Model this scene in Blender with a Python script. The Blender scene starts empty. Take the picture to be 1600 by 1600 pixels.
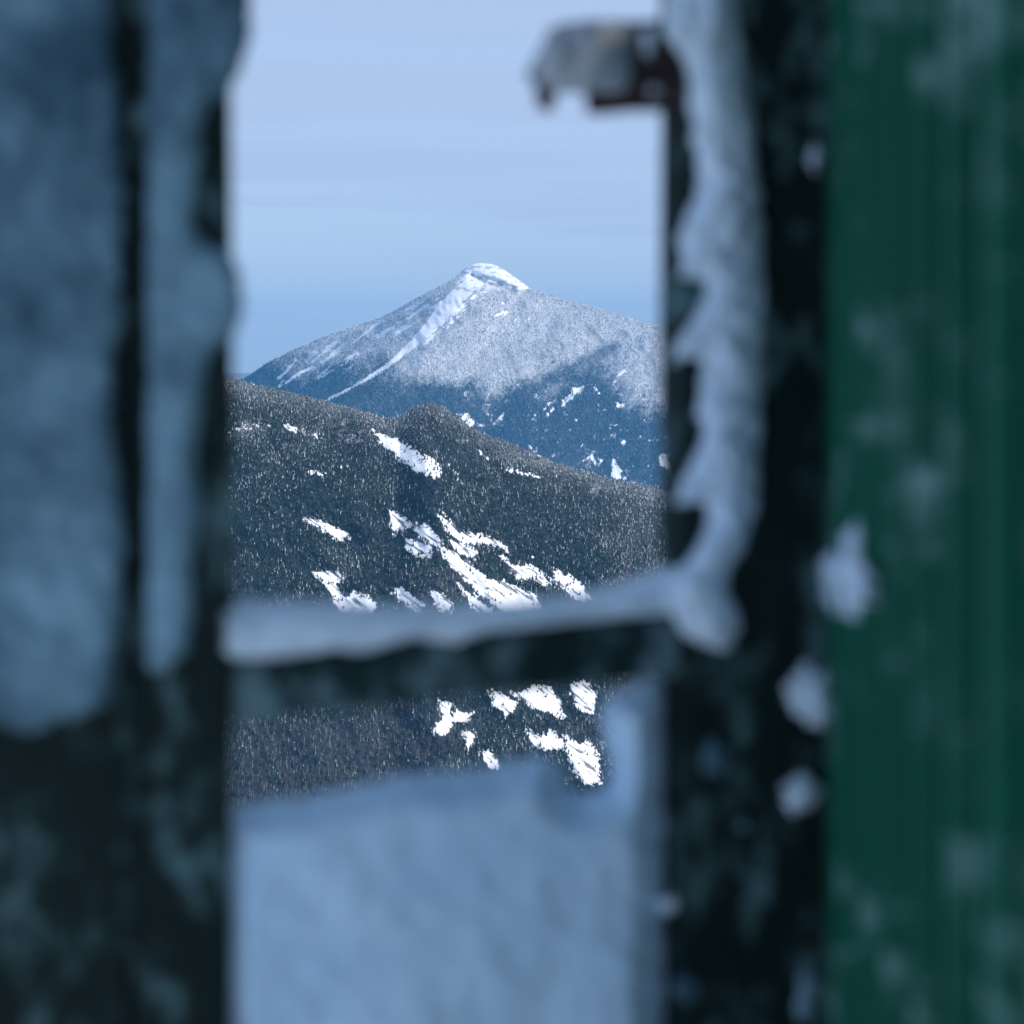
import bpy, bmesh, math, random
import numpy as np
from mathutils import Vector

# ------------------------------------------------------------------ camera, sky, sun, exposure
F = 3764.0            # focal length in pixels of a 1600 px wide frame
HOR = 560.0           # row of the eye-level line
scene = bpy.context.scene
cam_d = bpy.data.cameras.new('camera'); cam = bpy.data.objects.new('camera', cam_d)
scene.collection.objects.link(cam); scene.camera = cam
cam.location = (0, 0, 0); cam.rotation_euler = (math.radians(90), 0, 0)
cam_d.sensor_width = 36; cam_d.lens = 36 * F / 1600
cam_d.shift_y = -(800 - HOR) / 1600
cam_d.clip_start = 0.05; cam_d.clip_end = 120000
cam_d.dof.use_dof = True; cam_d.dof.focus_distance = 4500; cam_d.dof.aperture_fstop = 3.6

SUN = Vector((0.80, -0.34, 0.50)).normalized()
SUN_EL = math.asin(SUN.z); SUN_ROT = math.atan2(SUN.x, SUN.y)
world = bpy.data.worlds.new('World'); scene.world = world; world.use_nodes = True
wn = world.node_tree.nodes; wl = world.node_tree.links; wn.clear()
w_out = wn.new('ShaderNodeOutputWorld'); w_bg = wn.new('ShaderNodeBackground'); w_bg.inputs[1].default_value = 0.15
sky = wn.new('ShaderNodeTexSky'); sky.sky_type = 'NISHITA'; sky.sun_disc = False
sky.sun_elevation = SUN_EL; sky.sun_rotation = SUN_ROT; sky.altitude = 1200
sky.air_density = 1.0; sky.dust_density = 1.2; sky.ozone_density = 4.0
w_tc = wn.new('ShaderNodeTexCoord')
w_map = wn.new('ShaderNodeMapping'); w_map.inputs['Location'].default_value = (0, 0, 1.5); w_map.inputs['Scale'].default_value = (1.6, 1.6, 26); w_map.inputs['Rotation'].default_value = (0.02, -0.035, 0)
w_no = wn.new('ShaderNodeTexNoise'); w_no.inputs['Scale'].default_value = 1.6; w_no.inputs['Detail'].default_value = 5; w_no.inputs['Roughness'].default_value = 0.5
w_no.inputs['Distortion'].default_value = 0.4
w_rm = wn.new('ShaderNodeMapRange'); w_rm.inputs['From Min'].default_value = 0.36; w_rm.inputs['From Max'].default_value = 0.60
w_rm.inputs['To Min'].default_value = 0.74; w_rm.inputs['To Max'].default_value = 0.92; w_rm.interpolation_type = 'SMOOTHSTEP'
w_mx = wn.new('ShaderNodeMix'); w_mx.data_type = 'RGBA'
w_mx.inputs['B'].default_value = (2.5, 3.1, 4.35, 1)          # thin high cloud sheet
wl.new(w_tc.outputs['Generated'], w_map.inputs['Vector']); wl.new(w_map.outputs[0], w_no.inputs['Vector'])
w_m2 = wn.new('ShaderNodeMapping'); w_m2.inputs['Scale'].default_value = (2.6, 2.6, 95); w_m2.inputs['Rotation'].default_value = (0.0, -0.06, 0.4)
w_n2 = wn.new('ShaderNodeTexNoise'); w_n2.inputs['Scale'].default_value = 1.7; w_n2.inputs['Detail'].default_value = 6; w_n2.inputs['Roughness'].default_value = 0.6; w_n2.inputs['Distortion'].default_value = 0.7
w_ma = wn.new('ShaderNodeMath'); w_ma.operation = 'MULTIPLY_ADD'; w_ma.inputs[1].default_value = 0.35
wl.new(w_tc.outputs['Generated'], w_m2.inputs['Vector']); wl.new(w_m2.outputs[0], w_n2.inputs['Vector'])
w_mb = wn.new('ShaderNodeMath'); w_mb.operation = 'SUBTRACT'; w_mb.inputs[1].default_value = 0.16
wl.new(w_n2.outputs['Fac'], w_ma.inputs[0]); wl.new(w_no.outputs['Fac'], w_ma.inputs[2]); wl.new(w_ma.outputs[0], w_mb.inputs[0]); wl.new(w_mb.outputs[0], w_rm.inputs['Value']); wl.new(w_rm.outputs[0], w_mx.inputs['Factor'])
wl.new(sky.outputs[0], w_mx.inputs['A']); wl.new(w_mx.outputs['Result'], w_bg.inputs[0]); wl.new(w_bg.outputs[0], w_out.inputs[0])

sun_d = bpy.data.lights.new('sun', 'SUN'); sun_d.energy = 4.0; sun_d.angle = math.radians(0.5); sun_d.color = (1.0, 0.95, 0.89)
sun = bpy.data.objects.new('sun', sun_d); scene.collection.objects.link(sun)
sun.rotation_euler = (-SUN).to_track_quat('-Z', 'Y').to_euler()

vs = scene.view_settings; vs.view_transform = 'Standard'; vs.look = 'None'; vs.exposure = 0.35; vs.gamma = 1.0; vs.use_curve_mapping = False
scene.render.engine = 'CYCLES'
scene.cycles.use_denoising = True
scene.cycles.max_bounces = 6; scene.cycles.volume_bounces = 0; scene.cycles.diffuse_bounces = 4
scene.cycles.use_adaptive_sampling = True; scene.cycles.adaptive_threshold = 0.01

# ------------------------------------------------------------------ helpers
C = scene.collection
rng = np.random.default_rng(7)

def tag(o, label=None, cat=None, group=None, kind=None):
    if label: o['label'] = label
    if cat: o['category'] = cat
    if group: o['group'] = group
    if kind: o['kind'] = kind
    return o

def link_mesh(name, verts, faces, mat, parent=None, smooth=False):
    me = bpy.data.meshes.new(name); me.from_pydata([tuple(map(float, v)) for v in verts], [], [tuple(map(int, f)) for f in faces]); me.update()
    if mat: me.materials.append(mat)
    if smooth: me.polygons.foreach_set('use_smooth', [True] * len(me.polygons))
    o = bpy.data.objects.new(name, me); C.objects.link(o)
    if parent: o.parent = parent
    return o

def grid_object(name, P, mat, attrs, parent=None):
    """P: (rows, cols, 3) array -> one quad-grid mesh object with float point attributes"""
    R, K = P.shape[:2]
    me = bpy.data.meshes.new(name)
    v = P.reshape(-1, 3)
    i = np.arange(R * K).reshape(R, K)
    q = np.stack([i[:-1, :-1], i[1:, :-1], i[1:, 1:], i[:-1, 1:]], -1).reshape(-1, 4)
    me.vertices.add(len(v)); me.vertices.foreach_set('co', v.astype(np.float32).ravel())
    me.loops.add(q.size); me.loops.foreach_set('vertex_index', q.astype(np.int32).ravel())
    me.polygons.add(len(q)); me.polygons.foreach_set('loop_start', np.arange(0, q.size, 4, dtype=np.int32))
    me.polygons.foreach_set('use_smooth', np.ones(len(q), bool))
    me.update(calc_edges=True); me.validate()
    for k, a in attrs.items():
        at_ = me.attributes.new(k, 'FLOAT', 'POINT'); at_.data.foreach_set('value', a.astype(np.float32).ravel())
    me.materials.append(mat)
    o = bpy.data.objects.new(name, me); C.objects.link(o)
    if parent: o.parent = parent
    return o

def _hash(ix, iy, seed):
    h = (ix.astype(np.int64) * 374761393 + iy.astype(np.int64) * 668265263 + seed * 1442695041) & 0xffffffff
    h = ((h ^ (h >> 13)) * 1274126177) & 0xffffffff
    return ((h ^ (h >> 16)) & 0xffff) / 65535.0

def vnoise(x, y, seed=0):
    x = np.asarray(x, float); y = np.asarray(y, float)
    x, y = np.broadcast_arrays(x, y)
    ix = np.floor(x); iy = np.floor(y); fx = x - ix; fy = y - iy
    fx = fx * fx * (3 - 2 * fx); fy = fy * fy * (3 - 2 * fy)
    a = _hash(ix, iy, seed); b = _hash(ix + 1, iy, seed); c = _hash(ix, iy + 1, seed); d = _hash(ix + 1, iy + 1, seed)
    return (a * (1 - fx) + b * fx) * (1 - fy) + (c * (1 - fx) + d * fx) * fy

def fbm(x, y, seed=0, octv=4, gain=0.5):
    s = 0; a = 1; n = 0
    for k in range(octv):
        s = s + a * vnoise(np.asarray(x) * 2 ** k + 17.3 * k, np.asarray(y) * 2 ** k - 9.1 * k, seed + k); n += a; a *= gain
    return s / n            # 0..1

def sstep(a, b, x):
    t = np.clip((x - a) / (b - a), 0, 1); return t * t * (3 - 2 * t)

def sdf_poly(x, y, poly):
    """signed distance, positive inside"""
    p = np.asarray(poly, float); n = len(p)
    d = np.full(np.shape(x), 1e18); inside = np.zeros(np.shape(x), bool)
    for i in range(n):
        a = p[i]; b = p[(i + 1) % n]; e = b - a
        wx = x - a[0]; wy = y - a[1]
        t = np.clip((wx * e[0] + wy * e[1]) / max(e @ e, 1e-9), 0, 1)
        d = np.minimum(d, (wx - e[0] * t) ** 2 + (wy - e[1] * t) ** 2)
        c = ((a[1] > y) != (b[1] > y)) & (x < (b[0] - a[0]) * (y - a[1]) / ((b[1] - a[1]) or 1e-9) + a[0])
        inside ^= c
    return np.where(inside, 1, -1) * np.sqrt(d)

def sdf_line(x, y, pts):
    """signed distance to a polyline of (x, y, halfwidth), positive inside"""
    best = np.full(np.shape(x), -1e9)
    for (x0, y0, w0), (x1, y1, w1) in zip(pts[:-1], pts[1:]):
        ex, ey = x1 - x0, y1 - y0
        t = np.clip(((x - x0) * ex + (y - y0) * ey) / (ex * ex + ey * ey), 0, 1)
        best = np.maximum(best, w0 + (w1 - w0) * t - np.hypot(x - x0 - ex * t, y - y0 - ey * t))
    return best

def at(px, py, D):
    px = np.asarray(px, float); py = np.asarray(py, float)
    return np.stack(np.broadcast_arrays((px - 800) / F * D, D, -(py - HOR) / F * D), -1)

# ------------------------------------------------------------------ material helpers
def new_mat(name):
    m = bpy.data.materials.new(name); m.use_nodes = True
    nt = m.node_tree; b = nt.nodes['Principled BSDF']
    return m, nt, b

def noise_node(nt, scale, detail=4, rough=0.55, coord='Object', stretch=None):
    tc = nt.nodes.new('ShaderNodeTexCoord'); no = nt.nodes.new('ShaderNodeTexNoise')
    no.inputs['Scale'].default_value = scale; no.inputs['Detail'].default_value = detail; no.inputs['Roughness'].default_value = rough
    if stretch:
        mp = nt.nodes.new('ShaderNodeMapping'); mp.inputs['Scale'].default_value = stretch
        nt.links.new(tc.outputs[coord], mp.inputs['Vector']); nt.links.new(mp.outputs[0], no.inputs['Vector'])
    else:
        nt.links.new(tc.outputs[coord], no.inputs['Vector'])
    return no.outputs['Fac']

def ramp(nt, fac, stops):
    r = nt.nodes.new('ShaderNodeValToRGB'); el = r.color_ramp.elements
    while len(el) < len(stops): el.new(0.5)
    for e, (p, c) in zip(el, stops):
        e.position = p; e.color = (*c, 1)
    nt.links.new(fac, r.inputs[0]); return r.outputs[0]

def mix(nt, fac, a, b):
    m = nt.nodes.new('ShaderNodeMix'); m.data_type = 'RGBA'
    for sock, v in ((m.inputs['Factor'], fac), (m.inputs['A'], a), (m.inputs['B'], b)):
        if hasattr(v, 'links') or isinstance(v, bpy.types.NodeSocket): nt.links.new(v, sock)
        elif isinstance(v, (int, float)): sock.default_value = v
        else: sock.default_value = (*v, 1)
    return m.outputs['Result']

def math_node(nt, op, a, b=None, clamp=False):
    m = nt.nodes.new('ShaderNodeMath'); m.operation = op; m.use_clamp = clamp
    for i, v in enumerate((a, b)):
        if v is None: continue
        if isinstance(v, bpy.types.NodeSocket): nt.links.new(v, m.inputs[i])
        else: m.inputs[i].default_value = v
    return m.outputs[0]

def attr(nt, name, kind='GEOMETRY'):
    a = nt.nodes.new('ShaderNodeAttribute'); a.attribute_name = name; a.attribute_type = kind
    return a.outputs['Fac']

def bump(nt, b, fac, dist, strength=1.0):
    n = nt.nodes.new('ShaderNodeBump'); n.inputs['Distance'].default_value = dist; n.inputs['Strength'].default_value = strength
    nt.links.new(fac, n.inputs['Height']); nt.links.new(n.outputs[0], b.inputs['Normal'])

def terrain_mat(name, floor_a, floor_b, rock, snow=(0.86, 0.88, 0.92)):
    m, nt, b = new_mat(name)
    n1 = noise_node(nt, 0.05, 6, 0.65); n2 = noise_node(nt, 0.4, 3, 0.6)
    fl = mix(nt, n1, floor_a, floor_b)
    s = attr(nt, 'snow')
    s2 = math_node(nt, 'ADD', s, math_node(nt, 'MULTIPLY', math_node(nt, 'SUBTRACT', n2, 0.5), 0.5))
    mr = nt.nodes.new('ShaderNodeMapRange'); mr.inputs['From Min'].default_value = 0.12; mr.inputs['From Max'].default_value = 0.85
    nt.links.new(s2, mr.inputs['Value'])
    c = mix(nt, mr.outputs[0], fl, snow)
    rk = ramp(nt, n2, [(0.3, tuple(x * 0.6 for x in rock)), (0.7, rock)])
    c = mix(nt, attr(nt, 'rock'), c, rk)
    nt.links.new(c, b.inputs['Base Color']); b.inputs['Roughness'].default_value = 0.85
    b.inputs['Specular IOR Level'].default_value = 0.2
    bump(nt, b, n2, 1.2, 0.6)
    return m

def snow_mat(name, col, dark=None, scale=30, dist=0.004):
    m, nt, b = new_mat(name)
    n = noise_node(nt, scale, 6, 0.6); n2 = noise_node(nt, scale * 0.22, 4, 0.6)
    c = ramp(nt, n2, [(0.36, dark), (0.64, col)]) if dark else mix(nt, n2, tuple(x * 0.94 for x in col), col)
    nt.links.new(c, b.inputs['Base Color']); b.inputs['Roughness'].default_value = 0.75
    b.inputs['Specular IOR Level'].default_value = 0.25
    bump(nt, b, n, dist, 0.8)
    return m

def paint_mat(name, base, light, frost, amount, scale=9, lo=0.50, stretch=(1, 1, 0.6)):
    m, nt, b = new_mat(name)
    n = noise_node(nt, scale, 6, 0.68, stretch=stretch); g = noise_node(nt, 40, 5, 0.6, stretch=(1, 1, 0.06))
    c = mix(nt, g, base, light)
    f = nt.nodes.new('ShaderNodeMapRange'); f.interpolation_type = 'SMOOTHSTEP'
    f.inputs['From Min'].default_value = lo; f.inputs['From Max'].default_value = lo + 0.17; f.inputs['To Max'].default_value = amount
    nt.links.new(n, f.inputs['Value'])
    c = mix(nt, f.outputs[0], c, frost)                     # patches of thin rime stuck to the paint
    nt.links.new(c, b.inputs['Base Color']); b.inputs['Roughness'].default_value = 0.7
    b.inputs['Specular IOR Level'].default_value = 0.2
    bump(nt, b, g, 0.002, 0.7)
    return m

M_near = terrain_mat('ridge_ground', (0.012, 0.022, 0.026), (0.032, 0.042, 0.050), (0.20, 0.19, 0.18))
M_far = terrain_mat('mountain_ground', (0.030, 0.040, 0.048), (0.07, 0.08, 0.09), (0.16, 0.17, 0.19))
M_valley = terrain_mat('valley_ground', (0.03, 0.04, 0.045), (0.06, 0.07, 0.08), (0.16, 0.17, 0.18))
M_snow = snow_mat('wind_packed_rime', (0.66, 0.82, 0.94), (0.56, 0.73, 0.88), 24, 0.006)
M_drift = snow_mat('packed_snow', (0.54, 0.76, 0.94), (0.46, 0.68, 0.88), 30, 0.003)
M_rime = snow_mat('thin_rime', (0.19, 0.34, 0.43), (0.035, 0.09, 0.13), 26, 0.005)  # weaker light on the left post is put into this darker colour
M_post = paint_mat('dark_green_paint', (0.002, 0.008, 0.008), (0.006, 0.022, 0.021), (0.11, 0.22, 0.24), 0.8, 17, 0.505)
M_rail = paint_mat('rail_paint', (0.003, 0.012, 0.013), (0.008, 0.032, 0.034), (0.14, 0.25, 0.28), 0.8, 16, 0.44)
M_wall = paint_mat('cabin_green_paint', (0.002, 0.070, 0.046), (0.003, 0.13, 0.080), (0.24, 0.44, 0.43), 0.8, 11, 0.52, (1, 0.35, 1.2))
M_roof = paint_mat('roof_shingle', (0.02, 0.025, 0.025), (0.05, 0.05, 0.05), (0.5, 0.5, 0.5), 0.3)

# ------------------------------------------------------------------ terrain
def build_hill(name, mat, crest, Dc, depth, bottom, xs, nrow, snow_fn, back_slope, label, row_pow=1.0):
    xs = np.asarray(xs, float)
    cp = np.asarray(crest, float)
    pc = np.interp(xs, cp[:, 0], cp[:, 1])
    v = np.linspace(0, 1, nrow) ** row_pow
    PX = np.repeat(xs[None], nrow, 0); PY = pc[None] + v[:, None] * (bottom - pc)[None]
    D = depth(PX, PY, pc[None])
    P = at(PX, PY, D)
    S, R = snow_fn(PX, PY)
    # the far side, falling away behind the crest
    back = []
    Zc = P[0, :, 2]
    for dd in (2400, 1400, 800, 400, 180, 70, 22):
        Db = D[0] + dd
        z = Zc - back_slope * dd * (0.35 + 0.65 * min(1, dd / 300))
        back.append(np.stack([(xs - 800) / F * Db, Db, z], -1))
    B = np.stack(back, 0)
    nb = len(back)
    full = np.concatenate([B, P], 0)
    Sb = np.repeat(S[:1], nb, 0) * 0.6; Rb = np.zeros_like(Sb)
    o = grid_object(name, full, mat, {'snow': np.concatenate([Sb, S], 0), 'rock': np.concatenate([Rb, R], 0)})
    tag(o, label, None, None, 'structure')
    return PX, PY, P, S, R

def steps(a, b, mid_a, fine_a, fine_b, mid_b, fine, mid, coarse):
    return np.concatenate([np.arange(a, mid_a, coarse), np.arange(mid_a, fine_a, mid), np.arange(fine_a, fine_b, fine), np.arange(fine_b, mid_b, mid), np.arange(mid_b, b, coarse)])

# --- near wooded ridge
near_crest = [(-900, 470), (-300, 505), (0, 530), (200, 560), (330, 585), (360, 590), (395, 601), (450, 612), (500, 625), (560, 640), (600, 654),
              (625, 651), (645, 638), (665, 630), (685, 631), (703, 642), (722, 659), (745, 673), (790, 691), (830, 706), (870, 724), (915, 736),
              (960, 750), (1000, 757), (1040, 768), (1150, 800), (1400, 870), (1800, 960), (2500, 1080)]
def near_depth(px, py, pc):
    h = py - pc
    D = 3700 - 30 * sstep(0, 40, h) - 0.86 * h - 60 * sstep(0, 160, h)
    # gullies and ribs running down to the right
    u = (px * 0.78 - py * 0.62); w = px * 0.62 + py * 0.78
    D = D + 30 * (fbm(u / 120, w / 420, 17, 4) - 0.5) * sstep(0, 60, h) + 26 * (fbm(u / 34, w / 110, 21, 3) - 0.5) * sstep(0, 40, h)
    D = D + 110 * sstep(930, 1080, px) * sstep(0, 80, h)            # the flank turns away on the right
    return D * 0.8
near_polys = [
 [(583,673),(600,678),(625,690),(642,702),(658,712),(668,720),(676,730),(686,738),(690,747),(674,743),(655,737),(638,727),(622,715),(606,700),(592,686)],
 [(664,711),(676,716),(686,728),(690,740),(680,732),(670,722)],
 [(478,811),(498,811),(515,820),(530,828),(547,840),(532,842),(515,836),(495,823)],
 [(611,799),(628,808),(642,820),(634,829),(622,828),(616,834),(612,818)],
 [(648,819),(668,822),(680,835),(692,850),(686,857),(668,845),(652,837)],
 [(634,846),(655,848),(674,856),(672,870),(652,867),(636,860)],
 [(684,804),(703,814),(716,833),(740,838),(765,838),(785,850),(797,864),(776,853),(750,849),(725,849),(709,838),(696,826)],
 [(688,853),(715,870),(741,888),(762,903),(790,912),(818,920),(838,934),(846,960),(820,975),(790,960),(768,940),(745,926),(728,905),(702,882)],
 [(700,838),(720,848),(745,862),(742,872),(722,866),(706,852)],
 [(783,868),(800,880),(826,884),(845,896),(862,912),(850,916),(835,903),(815,906),(797,892)],
 [(864,890),(885,900),(906,911),(921,937),(906,944),(886,925),(868,908)],
 [(493,898),(510,894),(530,895),(533,904),(524,912),(527,924),(540,932),(552,926),(570,932),(586,944),(580,962),(552,972),(531,958),(515,926),(502,906)],
 [(611,919),(628,920),(645,930),(661,943),(660,958),(645,958),(626,940)],
 [(671,921),(690,928),(706,940),(706,962),(690,955),(680,943)],
 [(715,912),(740,930),(772,958),(760,970),(735,945)],
 [(588,1000),(625,990),(660,1020),(640,1050),(600,1030)], [(720,990),(790,1000),(830,1040),(780,1050),(730,1020)], [(870,980),(905,985),(930,1030),(900,1040)],
 [(686,1094),(706,1100),(702,1113),(709,1126),(702,1138),(690,1146),(678,1143),(690,1124)],
 [(706,1112),(738,1114),(730,1128),(712,1128)],
 [(762,1080),(790,1088),(812,1098),(790,1118),(772,1102)],
 [(800,1084),(832,1074),(862,1074),(874,1098),(884,1120),(860,1117),(838,1106),(818,1096)],
 [(890,1070),(914,1062),(930,1082),(929,1117),(906,1112),(896,1092)],
 [(823,1140),(838,1150),(846,1155),(858,1139),(872,1150),(882,1168),(850,1168),(832,1164)],
 [(882,1154),(900,1160),(918,1156),(934,1182),(939,1222),(916,1226),(897,1204),(889,1178)],
 [(728,1148),(740,1144),(739,1168),(730,1166)], [(748,1174),(764,1174),(776,1184),(782,1200),(764,1198)],
]
near_lines = [
 [(696,720,1.5),(712,738,2.5),(723,757,1.5)],
 [(350,680,4),(372,670,4.5),(395,665,3.5),(412,665,5),(428,667,3)],
 [(444,663,4),(455,670,5),(475,675,4),(500,683,4),(512,690,3)],
 [(830,868,1.5),(846,886,2.5)],
 [(474,738,3),(492,739,4),(508,744,4),(522,753,3)], [(532,732,4),(547,726,4)],
 [(744,702,3),(765,714,5)], [(795,735,3),(830,742,4),(868,748,4)], [(842,706,4),(850,708,3)],
]
def near_open(px, py):
    """signed distance in to the open snow fields, positive inside"""
    s = np.full(px.shape, -99.0)
    for p in near_polys:
        s = np.maximum(s, sdf_poly(px, py, p))
    for l in near_lines:
        s = np.maximum(s, sdf_line(px, py, l) - 5.5 + (fbm(px / 6, py / 5, 61, 2) - 0.5) * 13)
    return s
def near_snow(px, py):
    u = px * 0.80 + py * 0.60; w = -px * 0.60 + py * 0.80           # u runs down the slides
    jag = (fbm(u / 16, w / 4.5, 31, 3) - 0.5) * 9 + (fbm(px / 22, py / 22, 41, 3) - 0.5) * 8
    streak = fbm(u / 26, w / 3.2, 51, 3)
    s = near_open(px, py)
    jag = jag + (vnoise(px / 3.0, py / 4.5, 43) - 0.5) * 7
    m = sstep(-1.0, 1.5, s + jag + 1.8)
    m = m * (1 - 0.75 * sstep(0.62, 0.70, streak) * (py > 780))        # rock ribs and brush showing through
    # sprinkling of open snow, stronger towards the frosted crest
    pcn = np.interp(px, *np.asarray(near_crest, float).T)
    frost = 0.30 * np.exp(-(py - pcn) / 70.0)
    sp = sstep(0.66, 0.80, fbm(px / 30, py / 16, 71, 4)) * 0.2
    S = np.maximum(m, -0.1 + frost + sp)
    R = sstep(-0.5, 2, sdf_line(px, py, [(355,684,4),(375,679,4.5),(396,674,3)]) + (fbm(px / 3, py / 10, 81, 2) - 0.5) * 5) * 0.9
    return S, R
nx = steps(-880, 2460, -500, 300, 1110, 1900, 1.6, 5, 16)
NPX, NPY, NP, NS, NR = build_hill('wooded_ridge', M_near, near_crest, 3700, near_depth, 1800, nx, 620, near_snow, 0.55,
    'dark spruce covered ridge with white avalanche slides below the peak')

# --- far snowy mountain
far_crest = [(-1500, 760), (-600, 720), (100, 660), (300, 618), (360, 600), (385, 590), (400, 580), (415, 569), (432, 560), (462, 545), (490, 533), (520, 521),
             (560, 508), (590, 498), (612, 488), (640, 472), (662, 460), (684, 449), (702, 439), (716, 428), (729, 418), (740, 412.5), (750, 411), (765, 412),
             (776, 415), (787, 421), (800, 430), (813, 439), (826, 448), (842, 455), (862, 462), (885, 469), (900, 473), (925, 478), (950, 486), (980, 496), (1000, 501), (1035, 508),
             (1100, 520), (1250, 565), (1500, 630), (1900, 690), (2600, 760)]
def far_depth(px, py, pc):
    h = py - pc
    # below the skyline the slope follows a softened crest whose high point drifts left: the summit ridge runs down to the left
    gx = np.arange(-1600, 2700, 10.0); gy = np.interp(gx, *np.asarray(far_crest, float).T)
    kr = np.exp(-0.5 * (np.arange(-40, 41) / 12.0) ** 2); kr /= kr.sum()
    gs = np.convolve(np.pad(gy, 40, mode='edge'), kr, mode='valid')
    soft = np.interp(px + 0.8 * np.clip(h, 0, 260), gx, gs)
    bl = 0.9 * sstep(-6, 60, h)
    D = 9300 - 60 * sstep(0, 12, h) - 4.3 * (py - (bl * soft + (1 - bl) * pc))
    # spur running down to the left from the summit, its left flank turned from the sun
    spur = np.interp(py, [411, 440, 475, 510, 545, 580, 620, 700], [752, 735, 712, 685, 655, 610, 545, 420])
    dx = px - spur
    D = D - 190 * np.exp(-(dx / 85.0) ** 2) * sstep(415, 470, py) + 0.35 * 25 * np.log1p(np.exp(np.clip(-dx / 25, -20, 14))) * sstep(420, 480, py)
    # hanging valley on the right flank
    g = sdf_line(px, py, [(965,540,0),(905,566,0),(850,590,0),(800,625,0),(760,680,0)])
    D = D + 60 * np.exp(-(g / 30.0) ** 2) * sstep(0, 120, h)
    ra = px * 0.74 - py * 0.67; rb = px * 0.67 + py * 0.74; rc = px * 0.34 + py * 0.94; rd_ = px * 0.94 - py * 0.34
    D = D + (90 * (fbm(ra / 130, rb / 130, 13, 4) - 0.5) + 90 * (fbm(rc / 90, rd_ / 90, 14, 4) - 0.5)) * sstep(0, 40, h)
    D = D + (40 * (fbm(ra / 24, rb / 40, 23, 3) - 0.5) + 30 * (fbm(rc / 30, rd_ / 22, 24, 3) - 0.5)) * sstep(0, 25, h)
    # rounded bare dome with a step below it
    D = D + 55 * np.exp(-(sdf_line(px, py, [(738,432,0),(770,440,0),(800,452,0)]) / 7.0) ** 2)
    return D * 1.4
far_polys = [
 [(741,409),(765,409),(787,418),(800,428),(828,449),(820,455),(800,452),(784,447),(770,437),(752,430),(732,427),(722,424)],
 [(893,603),(905,606),(919,604),(916,612),(903,618),(888,627),(880,633),(872,628),(886,618)],
 [(712,646),(730,645),(738,654),(744,663),(734,668),(722,658)],
 [(790,640),(785,655),(777,664),(771,663),(780,650)],
 [(963,628),(980,629),(972,638),(961,637)], [(930,704),(918,712),(898,728),(908,726),(920,720),(932,728),(930,716)],
]
far_lines = [
 [(733,446,9),(716,462,11),(700,478,10),(684,497,9),(668,516,8),(650,534,7),(632,549,5),(612,565,4)],
 [(612,565,3.5),(590,582,3),(560,600,2.5),(530,616,2.2),(505,628,1.5)],
 [(668,478,3),(640,496,3),(612,512,3.5),(588,526,2.5)], [(582,518,1.5),(545,540,2),(505,566,2)],
 [(488,573,3),(462,588,4),(436,605,2.5)], [(462,563,3),(448,580,5),(436,592,3)], [(560,552,2),(535,562,2),(525,568,2.5)],
 [(600,535,1.5),(570,552,2)], [(520,578,1.5),(497,588,2)], [(400,600,1.5),(410,585,1)],
 [(978,580,2),(962,596,2.5),(945,612,2.5)], [(930,606,2),(936,614,2)], [(1000,617,3),(985,626,2)],
 [(855,630,2.5),(870,628,3)], [(852,640,2.5),(856,648,2)], [(864,638,2.5),(862,641,2)],
 [(775,493,1.2),(790,487,2.5)], [(800,470,1),(786,475,1.6)], [(805,500,1),(830,498,1.8)],
]
def far_zone(px, py):
    """1 high up where every tree is rimed white, 0 low down where the forest is dark"""
    b = np.interp(px, [300, 420, 520, 620, 720, 800, 860, 930, 1000, 1100, 1400], [545, 556, 572, 590, 606, 600, 588, 592, 622, 640, 690])
    n = (fbm((px * .8 - py * .6) / 46, (px * .6 + py * .8) / 34, 33, 5, 0.6) - 0.5) * 110 + (vnoise(px / 3, py / 3, 34) - 0.5) * 26
    z = sstep(30, -34, py - b + n)
    g = sdf_line(px, py, [(962,541,0),(925,557,0),(890,575,0),(855,592,0)])  # hanging valley's shadow, painted as a streak of less frost
    return z * (1 - 0.6 * np.exp(-((g + (fbm(px / 12, py / 12, 5, 3) - .5) * 14) / 9.0) ** 2))
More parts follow.
